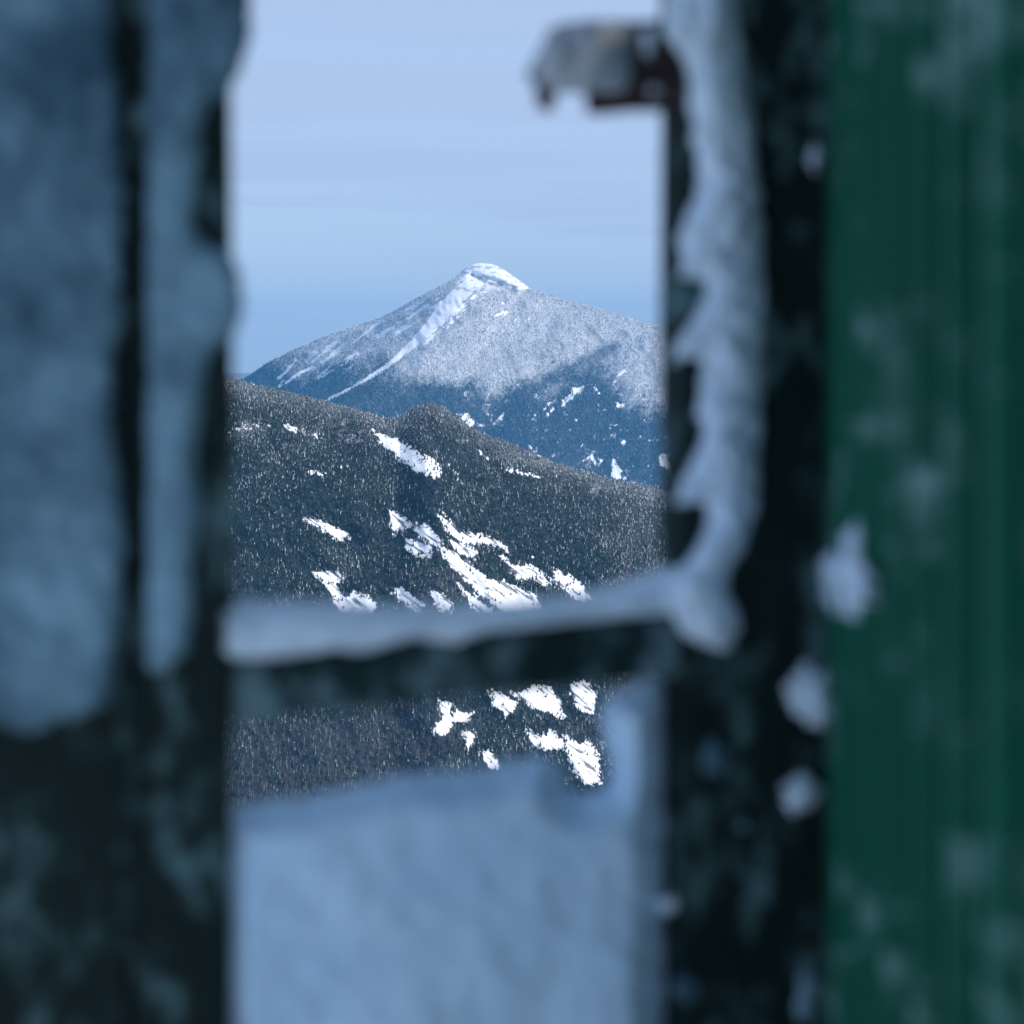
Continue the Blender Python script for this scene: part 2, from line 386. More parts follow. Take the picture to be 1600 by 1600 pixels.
def far_snow(px, py):
    u = -px * 0.78 + py * 0.62; w = px * 0.62 + py * 0.78
    jag = (fbm(u / 30, w / 5, 35, 3) - 0.5) * 8 + (fbm(px / 5, py / 5, 45, 2) - 0.5) * 4
    s = np.full(px.shape, -99.0)
    for p in far_polys: s = np.maximum(s, sdf_poly(px, py, p))
    for l in far_lines: s = np.maximum(s, sdf_line(px, py, l))
    fan = sdf_line(px, py, [(745,440,14),(715,468,22),(690,498,17),(660,530,10)])
    s = np.maximum(s, np.minimum(fan, (fbm(u / 60, w / 4.0, 58, 3) - 0.50) * 26))
    strk = np.minimum(sdf_poly(px, py, [(700,445),(640,478),(560,512),(480,545),(430,575),(440,600),(520,590),(620,545),(700,480)]), (fbm(u / 34, w / 4.0, 59, 4) - 0.60) * 30)
    s = np.maximum(s, strk)
    m = sstep(-0.8, 1.6, s + jag * np.where(py < 456, 0.35, 1)) * (1 - 0.3 * (py > 456) * sstep(0.55, 0.68, fbm(u / 22, w / 2.6, 68, 3)))
    spine = sdf_line(px, py, [(740,440,9),(718,460,13),(700,478,13),(684,497,12),(668,516,10),(650,534,8),(632,549,6),(612,565,4.5),(590,582,3.6),(560,600,3),(530,616,2.6),(505,628,2)])
    m = np.maximum(m, sstep(-0.8, 1.4, spine + jag * 0.4))
    # broken ledges low on the right
    lz = sstep(900, 945, px) * sstep(670, 690, py)
    m = np.maximum(m, sstep(0.63, 0.70, fbm(px / 15, py / 20, 55, 4)) * lz)
    m = np.maximum(m, sstep(0.70, 0.76, fbm(px / 9, py / 8, 56, 3)) * 0.8 * (py > 600) * (px > 690))
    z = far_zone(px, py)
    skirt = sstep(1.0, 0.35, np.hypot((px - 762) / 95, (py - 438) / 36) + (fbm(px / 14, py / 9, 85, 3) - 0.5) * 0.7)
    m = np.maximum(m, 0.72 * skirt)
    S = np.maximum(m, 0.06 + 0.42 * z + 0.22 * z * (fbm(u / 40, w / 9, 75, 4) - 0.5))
    R = sstep(-0.5, 1.2, sdf_line(px, py, [(735,430,1.5),(755,437,3),(772,444,3.5),(786,449,2.5),(800,453,1)]) + (fbm(px / 6, py / 5, 65, 2) - .5) * 6) * 0.8
    R = np.maximum(R, sstep(0.58, 0.66, fbm(px / 6, py / 3.0, 66, 3)) * (py < 456) * (s > -3) * 0.5)
    return np.clip(S, 0, 1), R
fx = steps(-1480, 2580, -500, 320, 1080, 1900, 1.4, 5, 20)
FPX, FPY, FP, FS, FR = build_hill('snowy_mountain', M_far, far_crest, 9300, far_depth, 940, fx, 430, far_snow, 0.5,
    'distant blue mountain with a bare white snow dome')

# --- far hills along the horizon, valley floor, summit ground
hx = np.arange(-4600, 6200, 40.0)
hc = 588 + (fbm(hx / 420, hx * 0, 91, 4) - 0.5) * 26
build_hill('distant_hills', M_valley, np.stack([hx, hc], -1), 20000, lambda px, py, pc: 18500 - 16 * (py - pc) + 300 * (fbm(px / 90, py / 30, 7, 3) - .5),
           720, hx, 24, lambda px, py: (0.15 + 0.25 * fbm(px / 60, py / 20, 8, 3), np.zeros_like(px)), 0.3, 'low hills along the far horizon')
g = np.concatenate([-np.geomspace(22500, 300, 44), np.geomspace(300, 22500, 44)])
GX, GY = np.meshgrid(g, g, indexing='xy'); GX = GX.T; GY = GY.T
GZ = -735 + 40 * (fbm(GX / 2500, GY / 2500, 3, 4) - .5)
tag(grid_object('valley_ground', np.stack([GX, GY, GZ], -1), M_valley, {'snow': 0.1 + 0.3 * fbm(GX / 900, GY / 900, 9, 4), 'rock': GX * 0}),
    'wooded valley floor between the mountains', None, None, 'structure')
r = np.concatenate([[0.01], np.geomspace(0.5, 1500, 60)]); th = np.linspace(0, 2 * math.pi, 97)
RR, TH = np.meshgrid(r, th, indexing='ij')
SX = RR * np.sin(TH) + 1.5; SY = RR * np.cos(TH) + 1.0
SZ = -1.62 - 0.72 * np.clip(RR - 6, 0, None) * sstep(6, 11, RR) + 0.10 * (fbm(SX / 1.3, SY / 1.3, 15, 4) - .5) + 0.05 * RR * sstep(20, 80, RR) * (fbm(SX / 60, SY / 60, 16, 4) - .5)
tag(grid_object('summit_ground', np.stack([SX, SY, SZ], -1)[:, ::-1], M_valley, {'snow': np.ones_like(SX), 'rock': SX * 0}),
    'snow covered summit ground under the cabin', None, None, 'structure')

# ------------------------------------------------------------------ trees on the slopes
def tree_mat(name, leaf_a, leaf_b, snow, dustmul=1.0):
    m, nt, b = new_mat(name)
    tint = attr(nt, 'tint', 'INSTANCER'); frost = attr(nt, 'frost', 'INSTANCER'); pick = attr(nt, 'pick')
    base = mix(nt, tint, leaf_a, leaf_b)
    f = math_node(nt, 'LESS_THAN', pick, frost)
    c = mix(nt, f, base, snow)
    nt.links.new(c, b.inputs['Base Color']); b.inputs['Roughness'].default_value = 0.8; b.inputs['Specular IOR Level'].default_value = 0.15
    return m
M_spruce = tree_mat('spruce_needles', (0.005, 0.018, 0.018), (0.028, 0.050, 0.026), (0.80, 0.83, 0.88))
M_bare = tree_mat('bare_twigs', (0.05, 0.04, 0.045), (0.10, 0.085, 0.08), (0.72, 0.74, 0.78))

protos = bpy.data.collections.new('tree_kinds')
def finish_proto(name, V, Fc, pick, mat, coll):
    me = bpy.data.meshes.new(name); me.from_pydata(V, [], Fc); me.update(); me.materials.append(mat)
    a = me.attributes.new('pick', 'FLOAT', 'FACE'); a.data.foreach_set('value', np.asarray(pick, np.float32))
    o = bpy.data.objects.new(name, me); coll.objects.link(o)
def spruce(name, seed, H, Rb, tiers, coll):
    rd = random.Random(seed); V = []; Fc = []; pk = []
    for k in range(4):
        a = k * math.pi / 2; V.append((0.12 * math.cos(a), 0.12 * math.sin(a), -0.8))
    V.append((0, 0, H * 0.5))
    for k in range(4): Fc.append((k, (k + 1) % 4, 4)); pk.append(0.99)
    for t in range(tiers):
        z0 = H * (0.06 + 0.78 * t / tiers); z1 = min(H, z0 + H * (0.30 - 0.08 * t / tiers)); 
        if t == tiers - 1: z1 = H
        R = Rb * (1 - t / (tiers + 0.3)) ** 0.9; n = 9 if t < 3 else 7
        ph = rd.random() * 6; i0 = len(V)
        for k in range(n):
            a = ph + 2 * math.pi * k / n; q = R * (1.15 if k % 2 else 0.62) * rd.uniform(0.8, 1.2)
            V.append((q * math.cos(a), q * math.sin(a), z0 - (0.10 * H / tiers if k % 2 else 0) + rd.uniform(-.15, .15)))
        V.append((rd.uniform(-.05, .05), rd.uniform(-.05, .05), z1)); V.append((0, 0, z0 + 0.35 * (z1 - z0)))
        for k in range(n):
            p0, p1, p2 = (Vector(V[q_]) for q_ in (i0 + k, i0 + (k + 1) % n, i0 + n))
            ic = len(V); V.append(tuple((p0 + p1 + p2) / 3 + Vector((0, 0, rd.uniform(-.05, .12)))))
            for e0, e1 in ((i0 + k, i0 + (k + 1) % n), (i0 + (k + 1) % n, i0 + n), (i0 + n, i0 + k)):
                Fc.append((e0, e1, ic)); pk.append(rd.random() * 0.95)
            Fc.append((i0 + (k + 1) % n, i0 + k, i0 + n + 1)); pk.append(0.99)
    finish_proto(name, V, Fc, pk, M_spruce, coll)
def bare(name, seed, H, coll):
    rd = random.Random(seed); V = []; Fc = []; pk = []
    def stick(p, q, w):
        p = Vector(p); q = Vector(q); i = len(V); d = (q - p)
        s = d.cross(Vector((0.3, 0.8, 0.1))).normalized() * w; t = d.cross(s).normalized() * w
        V.extend([tuple(p + s), tuple(p - 0.5 * s + 0.87 * t), tuple(p - 0.5 * s - 0.87 * t), tuple(q)])
        for f in ((0, 1, 3), (1, 2, 3), (2, 0, 3)): Fc.append(tuple(i + x for x in f)); pk.append(rd.random())
    stick((0, 0, -0.8), (rd.uniform(-.3, .3), rd.uniform(-.3, .3), H), 0.20)
    for k in range(16):
        z = H * rd.uniform(0.25, 0.75); a = rd.random() * 6.28; L = H * rd.uniform(0.25, 0.4)
        q = (L * 0.5 * math.cos(a), L * 0.5 * math.sin(a), z + L * 0.85)
        stick((0, 0, z), q, 0.075)
        m_ = (q[0] * .5, q[1] * .5, (z + q[2]) / 2)
        for j in range(2):
            b2 = a + rd.uniform(-1.2, 1.2); stick(m_, (m_[0] + .9 * math.cos(b2), m_[1] + .9 * math.sin(b2), m_[2] + 1.3), 0.05)
    finish_proto(name, V, Fc, pk, M_bare, coll)
spruce_kinds = bpy.data.collections.new('spruce_kinds'); bare_kinds = bpy.data.collections.new('bare_kinds')
spruce('spruce_a', 1, 7.6, 1.7, 5, spruce_kinds); spruce('spruce_b', 2, 6.4, 1.6, 4, spruce_kinds)
spruce('spruce_c', 3, 8.6, 1.6, 6, spruce_kinds); spruce('spruce_d', 4, 5.0, 1.7, 4, spruce_kinds)
for k in range(3): bare('bare_%s' % 'abc'[k], 20 + k, 9.5 + k, bare_kinds)

def sample(PX, PY, P, weight, n):
    """n random points on the hill surface, weighted by area x weight"""
    a = P[1:, :-1] - P[:-1, :-1]; b = P[:-1, 1:] - P[:-1, :-1]
    area = np.linalg.norm(np.cross(a, b), axis=-1)
    w = (area * weight[:-1, :-1]).ravel(); w = w / w.sum()
    idx = rng.choice(len(w), n, p=w); i, j = np.unravel_index(idx, area.shape)
    s = rng.random(n)[:, None]; t = rng.random(n)[:, None]
    pos = P[i, j] * (1 - s) * (1 - t) + P[i + 1, j] * s * (1 - t) + P[i, j + 1] * (1 - s) * t + P[i + 1, j + 1] * s * t
    return pos, PX[i, j], PY[i, j]

def forest(name, pos, frost, tint, scale, kinds, nk, label):
    n = len(pos)
    me = bpy.data.meshes.new(name); me.vertices.add(n); me.vertices.foreach_set('co', pos.astype(np.float32).ravel())
    def fa(k, v, t='FLOAT'):
        a = me.attributes.new(k, t, 'POINT'); a.data.foreach_set('value', v)
    fa('frost', frost.astype(np.float32)); fa('tint', tint.astype(np.float32)); fa('size', scale.astype(np.float32))
    fa('turn', (rng.random(n) * 6.283).astype(np.float32)); fa('which', rng.integers(0, nk, n).astype(np.int32), 'INT')
    o = bpy.data.objects.new(name, me); C.objects.link(o)
    ng = bpy.data.node_groups.new(name + '_nodes', 'GeometryNodeTree')
    ng.interface.new_socket('Geometry', in_out='INPUT', socket_type='NodeSocketGeometry'); ng.interface.new_socket('Geometry', in_out='OUTPUT', socket_type='NodeSocketGeometry')
    N = ng.nodes; L = ng.links
    gi = N.new('NodeGroupInput'); go = N.new('NodeGroupOutput'); ip = N.new('GeometryNodeInstanceOnPoints')
    ci = N.new('GeometryNodeCollectionInfo'); ci.inputs['Collection'].default_value = kinds
    ci.inputs['Separate Children'].default_value = True; ci.inputs['Reset Children'].default_value = True
    def na(k, t):
        x = N.new('GeometryNodeInputNamedAttribute'); x.data_type = t; x.inputs['Name'].default_value = k; return x.outputs['Attribute']
    cx = N.new('ShaderNodeCombineXYZ'); L.new(na('turn', 'FLOAT'), cx.inputs['Z'])
    L.new(gi.outputs[0], ip.inputs['Points']); L.new(ci.outputs[0], ip.inputs['Instance']); ip.inputs['Pick Instance'].default_value = True
    L.new(na('which', 'INT'), ip.inputs['Instance Index']); L.new(cx.outputs[0], ip.inputs['Rotation']); L.new(na('size', 'FLOAT'), ip.inputs['Scale'])
    L.new(ip.outputs[0], go.inputs[0])
    md = o.modifiers.new('trees', 'NODES'); md.node_group = ng
    tag(o, label, None, None, 'stuff')
    return o

def vis(px, lo, hi): return sstep(lo - 30, lo + 10, px) * sstep(hi + 30, hi - 10, px)
near_c = np.interp(NPX, *np.asarray(near_crest, float).T)
# hardwood patches low on the ridge
hard = sstep(0.50, 0.60, fbm(NPX / 90, NPY / 60, 101, 4)) * sstep(760, 1000, NPY) + 0.9 * sstep(1090, 1150, NPY) * sstep(820, 560, NPX)
hard = np.clip(hard, 0, 0.9)
op = near_open(NPX, NPY) + (fbm(NPX / 12, NPY / 8, 63, 3) - 0.5) * 10
clear = np.clip(1 - sstep(-6, 4, op), 0.05, 1) * np.where(NS > 0.6, 1, 1.15)
wn_ = clear * (1 - 0.8 * hard) * (0.25 + 0.75 * vis(NPX, 330, 1070)) * sstep(1460, 1400, NPY)
pos, px, py = sample(NPX, NPY, NP, wn_, 100000)
hh = py - np.interp(px, *np.asarray(near_crest, float).T)
patch = fbm(px / 55, py / 40, 111, 4)
fr = -0.10 + 0.32 * np.exp(-hh / 60.0) + 0.46 * (patch - 0.5) + 0.06 * sstep(880, 980, px)
fr = np.clip(fr + rng.normal(0, 0.08, len(px)) + 0.40 * (rng.random(len(px)) < 0.11 + 0.10 * sstep(880, 980, px)), 0.0, 0.95)
forest('spruce_forest', pos, fr, np.clip(rng.normal(0.4, 0.3, len(px)) + (patch - .5), 0, 1), rng.uniform(0.36, 0.74, len(px)) * (0.8 + 0.2 * sstep(0, 150, hh)) * (0.8 + 0.4 * patch),
       spruce_kinds, 4, 'dense dark spruce wood dusted with snow on the nearer ridge')
pos, px, py = sample(NPX, NPY, NP, clear * hard * (0.1 + 0.9 * vis(NPX, 330, 1070)) * sstep(1460, 1400, NPY) + 1e-9, 12000)
forest('bare_birch_wood', pos, np.clip(rng.normal(0.10, 0.1, len(px)), 0, .6), rng.random(len(px)), rng.uniform(0.5, 0.85, len(px)), bare_kinds, 3,
       'bare leafless hardwoods among the spruce on the lower ridge')
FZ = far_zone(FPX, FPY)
clear = 1 - sstep(0.80, 0.95, FS) * 0.97
clear = clear * np.clip(np.hypot((FPX - 768) / 62, (FPY - 428) / 26) * 1.6 - 1.25 + (fbm(FPX / 9, FPY / 6, 86, 3) - 0.5) * 0.8, 0.0, 1.0)
pos, px, py = sample(FPX, FPY, FP, clear * (0.2 + 0.8 * vis(FPX, 330, 1070)) * sstep(840, 780, FPY), 145000)
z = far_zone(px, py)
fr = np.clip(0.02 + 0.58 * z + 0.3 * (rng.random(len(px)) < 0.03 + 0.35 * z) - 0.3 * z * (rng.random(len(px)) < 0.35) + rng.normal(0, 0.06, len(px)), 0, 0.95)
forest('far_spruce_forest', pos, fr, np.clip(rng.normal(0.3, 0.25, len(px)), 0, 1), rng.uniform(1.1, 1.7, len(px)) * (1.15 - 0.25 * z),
       spruce_kinds, 4, 'frosted spruce wood covering the far mountain')

# ------------------------------------------------------------------ the cabin's porch frame, close to the camera
PR = np.array([0.153, 2.40]); U = np.array([0.90, 0.436]); U /= np.linalg.norm(U); NRM = np.array([U[1], -U[0]])    # NRM points to the camera side
def fplane(px, py, off=0.0):
    """where the sight line meets the frame's front plane (moved off metres towards the camera side)"""
    px = np.asarray(px, float); py = np.asarray(py, float)
    kx = (px - 800) / F
    D = (PR @ NRM + off) / (kx * NRM[0] + NRM[1])
    return np.stack(np.broadcast_arrays(kx * D, D, -(py - HOR) / F * D), -1)
N3 = np.array([NRM[0], NRM[1], 0.0]); U3 = np.array([U[0], U[1], 0.0])
def u_of(px):
    p = fplane(px, HOR)[:2] - PR; return float(p @ U)
def z_of(px, py): return float(fplane(px, py)[2])
def frame_box(name, u0, u1, z0, z1, f0, f1, mat, parent, bev=0.004, z0b=None, z1b=None, segs=1, wob=0.0, seed=0):
    """box in frame coordinates: u along the frame, f forward of its front plane; the far end may sit at other heights"""
    z0b = z0 if z0b is None else z0b; z1b = z1 if z1b is None else z1b
    bm = bmesh.new(); rd = random.Random(seed)
    rings = []
    vertical = abs(z1 - z0) > abs(u1 - u0)
    for k in range(segs + 1):
        t = k / segs; w1, w2 = rd.uniform(-wob, wob), rd.uniform(-wob, wob)
        if vertical:
            z = z0 + (z1 - z0) * t
            cs = [(u0 + w1, z, f0), (u1 + w2, z, f0), (u1 + w2, z, f1 + w1), (u0 + w1, z, f1 + w2)]
        else:
            u = u0 + (u1 - u0) * t; za = z0 + (z0b - z0) * t; zb = z1 + (z1b - z1) * t
            cs = [(u, za + w1, f0), (u, zb + w2, f0), (u, zb + w2, f1), (u, za + w1, f1)]
        rings.append([bm.verts.new(tuple(np.array([PR[0], PR[1], 0]) + U3 * u_ + N3 * f_ + np.array([0, 0, z_]))) for u_, z_, f_ in cs])
    for a, b in zip(rings[:-1], rings[1:]):
        for k in range(4): bm.faces.new((a[k], a[(k + 1) % 4], b[(k + 1) % 4], b[k]))
    bm.faces.new(rings[0]); bm.faces.new(rings[-1][::-1])
    bmesh.ops.recalc_face_normals(bm, faces=bm.faces)
    if bev: bmesh.ops.bevel(bm, geom=[e for e in bm.edges if len(e.link_faces) == 2 and e.calc_face_angle(0) > 0.8], offset=bev, segments=2, affect='EDGES')
    me = bpy.data.meshes.new(name); bm.to_mesh(me); bm.free(); me.materials.append(mat)
    o = bpy.data.objects.new(name, me); C.objects.link(o); o.parent = parent
    return o
def empty(name, loc=(0, 0, 0)):
    o = bpy.data.objects.new(name, None); o.location = (0, 0, 0); C.objects.link(o); return o

frame = tag(empty('porch_frame'), 'dark green wooden porch frame of two posts and a crossrail', 'frame')
uR0, uR1 = u_of(1070), u_of(1286) + 0.02; uL1, uL0 = u_of(365), u_of(212)
frame_box('post', uR0, uR1, -1.75, 1.35, -0.055, 0, M_post, frame, 0.005, segs=14, wob=0.0015, seed=1)
frame_box('post', uL0, uL1, -1.75, 1.35, -0.055, 0, M_post, frame, 0.005, segs=14, wob=0.002, seed=2)
frame_box('rail', uL1 + 0.001, uR0 - 0.001, z_of(357, 1128), z_of(357, 1030), -0.048, -0.006, M_rail, frame, 0.005,
          z_of(1076, 1058), z_of(1076, 966), 12, 0.002, 3)
frame_box('head_beam', uL0 - 0.9, uR1, 1.352, 1.47, -0.07, 0.01, M_post, frame, 0.006)
# plank screen to the left of the left post
left = tag(empty('plank_screen'), 'rime plastered dark plank screen left of the opening', 'screen')
uu = uL0 - 0.002; k = 0
while uu > uL0 - 0.95:
    frame_box('plank', uu - 0.124, uu + 0.002, -1.74, 1.34, -0.050 - 0.026 * (k % 2), -0.026 - 0.026 * (k % 2), M_post, left, 0.003, segs=10, wob=0.0015, seed=40 + k)
    uu -= 0.12; k += 1

# cabin on the right: left wall in view; unseen length and body shaped to shade the frame
pe = fplane(1286, HOR); WX = float(pe[0]) + 0.002; WY1 = 4.2; WY0 = 1.28
cabin = tag(empty('cabin'), 'green plank walled cabin along the right edge', 'cabin')
def boxobj(name, a, b, mat, parent, bev=0.004):
    bm = bmesh.new(); bmesh.ops.create_cube(bm, size=1)
    for v in bm.verts: v.co = Vector([(a[i] + b[i]) / 2 + v.co[i] * (b[i] - a[i]) for i in range(3)])
    if bev: bmesh.ops.bevel(bm, geom=bm.edges[:], offset=bev, segments=2, affect='EDGES')
    me = bpy.data.meshes.new(name); bm.to_mesh(me); bm.free(); me.materials.append(mat)
    o = bpy.data.objects.new(name, me); C.objects.link(o); o.parent = parent; return o
y = WY1; k = 0
while y - 0.136 > WY0:
    d = 0.004 * (k % 3 == 1)
    boxobj('plank', (WX + d, y - 0.128, -1.7), (WX + 0.028 + d, y, 2.05), M_wall, cabin, 0.003); boxobj('batten', (WX - 0.018, y - 0.152, -1.69), (WX - 0.001, y - 0.116, 2.04), M_wall, cabin, 0.003) if y - 0.152 < float(pe[1]) - 0.2 and y - 0.28 > WY0 else None; y -= 0.140; k += 1
boxobj('wall', (WX + 0.036, y, -1.8), (WX + 2.8, WY1 - 0.005, 2.04), M_post, cabin, 0)
V = [(WX - 0.25, y - .3, 2.0), (WX + 1.4, y - .3, 3.0), (WX + 3.05, y - .3, 2.0), (WX - 0.25, WY1 + .3, 2.0), (WX + 1.4, WY1 + .3, 3.0), (WX + 3.05, WY1 + .3, 2.0)]
V += [(a, b, c + 0.10) for a, b, c in V]
link_mesh('roof', V, [(0, 1, 4, 3), (1, 2, 5, 4), (6, 9, 10, 7), (7, 10, 11, 8), (0, 3, 9, 6), (2, 8, 11, 5), (0, 6, 7, 1), (1, 7, 8, 2), (3, 4, 10, 9), (4, 5, 11, 10)], M_roof, cabin)
V = [(WX - 0.28, y - .33, 2.105), (WX + 1.4, y - .33, 3.11), (WX + 3.08, y - .33, 2.105), (WX - 0.28, WY1 + .33, 2.105), (WX + 1.4, WY1 + .33, 3.11), (WX + 3.08, WY1 + .33, 2.105)]
V += [(a, b, c + 0.25) for a, b, c in V]
o = link_mesh('snow_blanket', V, [(0, 1, 4, 3), (1, 2, 5, 4), (6, 9, 10, 7), (7, 10, 11, 8), (0, 3, 9, 6), (2, 8, 11, 5), (0, 6, 7, 1), (1, 7, 8, 2), (3, 4, 10, 9), (4, 5, 11, 10)], M_snow)
tag(o, 'snow blanket lying on the cabin roof', 'snow')

# ------------------------------------------------------------------ snow and rime stuck to the frame
def crust(name, poly, place, thick, mat, label, cat, step=4.0, edge=26.0, rough=0.35, nscale=28.0, seed=0, back=0.006, jag=8.0, group=None):
    """a solid crust: outline poly in the plane given by place(px, py, off), domed towards the camera"""
    p = np.asarray(poly, float); x0, y0 = p.min(0) - step * 2; x1, y1 = p.max(0) + step * 2
    xs = np.arange(x0, x1 + step, step); ys = np.arange(y0, y1 + step, step)
    PX, PY = np.meshgrid(xs, ys)
    s = sdf_poly(PX, PY, poly) + (fbm(PX / 22, PY / 22, seed + 5, 4, 0.7) - 0.5) * jag * 1.2
    hgt = np.sqrt(np.clip(s / edge, 0, 1)) * thick
    hgt = hgt * (1 - rough + 2 * rough * fbm(PX / nscale, PY / nscale, seed, 4))
    ins = s > 0
    cell = ins[:-1, :-1] & ins[1:, :-1] & ins[:-1, 1:] & ins[1:, 1:]
    used = np.zeros_like(ins)
    for dy in (0, 1):
        for dx in (0, 1):
            used[dy:dy + cell.shape[0], dx:dx + cell.shape[1]] |= cell
    ids = -np.ones(ins.shape, int); n = used.sum(); ids[used] = np.arange(n)
    xx, yy, hh = PX[used], PY[used], hgt[used]
    front = np.stack([place(a, b, c) for a, b, c in zip(xx, yy, hh)]); rear = np.stack([place(a, b, -back) for a, b in zip(xx, yy)])
    verts = np.concatenate([front, rear]); faces = []
    ci, cj = np.nonzero(cell)
    for i, j in zip(ci, cj):
        a, b, c, d = ids[i, j], ids[i + 1, j], ids[i + 1, j + 1], ids[i, j + 1]
        faces.append((a, b, c, d)); faces.append((a + n, d + n, c + n, b + n))
        for (q, r_, ni, nj) in ((a, b, i, j - 1), (b, c, i + 1, j), (c, d, i, j + 1), (d, a, i - 1, j)):
            if ni < 0 or nj < 0 or ni >= cell.shape[0] or nj >= cell.shape[1] or not cell[ni, nj]:
                faces.append((r_, q, q + n, r_ + n))
    o = link_mesh(name, verts, faces, mat, None, True)
    return tag(o, label, cat, group)
fp = lambda a, b, c: fplane(a, b, c)
crust('rime_crust', [(1040,-30),(1050,-160),(1030,-330),(1066,-460),(1130,-440),(1160,-280),(1142,-140),(1150,-30),(1160,60),(1172,150),(1185,250),(1190,350),(1196,450),(1193,560),(1190,650),(1186,760),(1176,830),(1152,872),(1134,905),
      (1146,945),(1160,985),(1136,1016),(1092,1010),(1062,985),(1046,945),(1042,905),(1072,878),(1090,850),(1102,820),(1098,790),(1080,786),(1050,792),(1062,756),(1078,724),(1090,690),(1096,664),(1080,655),(1092,620),(1100,582),
      (1092,560),(1066,562),(1046,574),(1056,534),(1076,502),(1096,474),(1104,448),(1088,432),(1060,436),(1064,404),(1058,366),(1072,330),(1084,304),(1092,276),(1086,248),(1076,214),(1080,180),(1074,150),(1070,118),(1064,90),(1036,50)],
      fp, 0.030, M_snow, 'thick feathery snow crust running down the right post', 'snow', seed=3, jag=16, edge=40, rough=0.5, step=3)
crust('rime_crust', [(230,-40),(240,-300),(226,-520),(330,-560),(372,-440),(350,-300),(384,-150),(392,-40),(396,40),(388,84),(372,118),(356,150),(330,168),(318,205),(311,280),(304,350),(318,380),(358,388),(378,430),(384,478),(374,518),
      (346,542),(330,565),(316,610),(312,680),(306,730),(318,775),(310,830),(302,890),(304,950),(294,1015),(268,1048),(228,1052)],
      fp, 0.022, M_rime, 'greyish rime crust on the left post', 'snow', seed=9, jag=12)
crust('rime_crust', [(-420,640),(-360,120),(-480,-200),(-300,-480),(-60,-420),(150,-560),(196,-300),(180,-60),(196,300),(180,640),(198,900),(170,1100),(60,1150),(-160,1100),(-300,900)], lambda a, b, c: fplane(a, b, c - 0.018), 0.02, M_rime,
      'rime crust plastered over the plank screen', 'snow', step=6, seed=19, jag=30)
crust('snow_drift', [(336,1262),(400,1252),(470,1243),(560,1226),(640,1206),(700,1203),(760,1198),(820,1184),(852,1176),(878,1190),(888,1228),(914,1242),(944,1230),
      (951,1192),(940,1145),(937,1112),(952,1086),(1000,1064),(1046,1058),(1046,1760),(336,1760)], lambda a, b, c: fplane(a, b, c - 0.066), 0.058, M_drift,
      'pale blue snow drift packed below the crossrail between the posts', 'snow drift', step=5, edge=60, rough=0.14, nscale=95, seed=13, back=0.03, jag=14)

# snow lying along the rail: a lumpy roll swept over its top
def rail_cap():
    n = 90; m = 14; V = []; Fc = []
    ua, ub = uL1 - 0.01, uR0 + 0.012
    for i in range(n + 1):
        t = i / n; u = ua + (ub - ua) * t; px_ = 357 + (1076 - 357) * t
        zt = z_of(px_, float(np.interp(px_, [357, 600, 800, 920, 1000, 1076], [940, 950, 948, 932, 910, 884])))
        zr = z_of(px_, 1030 + (966 - 1030) * t)
        zb = z_of(px_, float(np.interp(px_, [357, 450, 520, 560, 640, 700, 760, 830, 900, 1076], [1036, 1036, 1020, 1028, 1000, 1012, 990, 984, 976, 960])) )
        nz = lambda a: float(fbm(t * 14 + a * 1.3, a * 2.1, 77, 3)) - 0.5
        for k in range(m):
            a = 2 * math.pi * k / m; ca, sa = math.cos(a), math.sin(a)
            f = -0.026 + 0.036 * ca * (1 + 0.5 * nz(k)); 
            zc = (zt + zr) / 2
            z = zc + (zt - zc) * sa * (1 + 0.3 * nz(k)) if sa > 0 else zc + (zc - (zb if ca > 0 else zr)) * sa * (1 + 0.25 * nz(k))
            V.append(np.array([PR[0], PR[1], 0]) + U3 * u + N3 * f + np.array([0, 0, z]))
    for i in range(n):
        for k in range(m): Fc.append((i * m + k, i * m + (k + 1) % m, (i + 1) * m + (k + 1) % m, (i + 1) * m + k))
    Fc.append(tuple(range(m))); Fc.append(tuple(n * m + k for k in range(m))[::-1])
    return link_mesh('snow_roll', V, Fc, M_snow, None, True)
tag(rail_cap(), 'long roll of snow lying on top of the crossrail', 'snow')

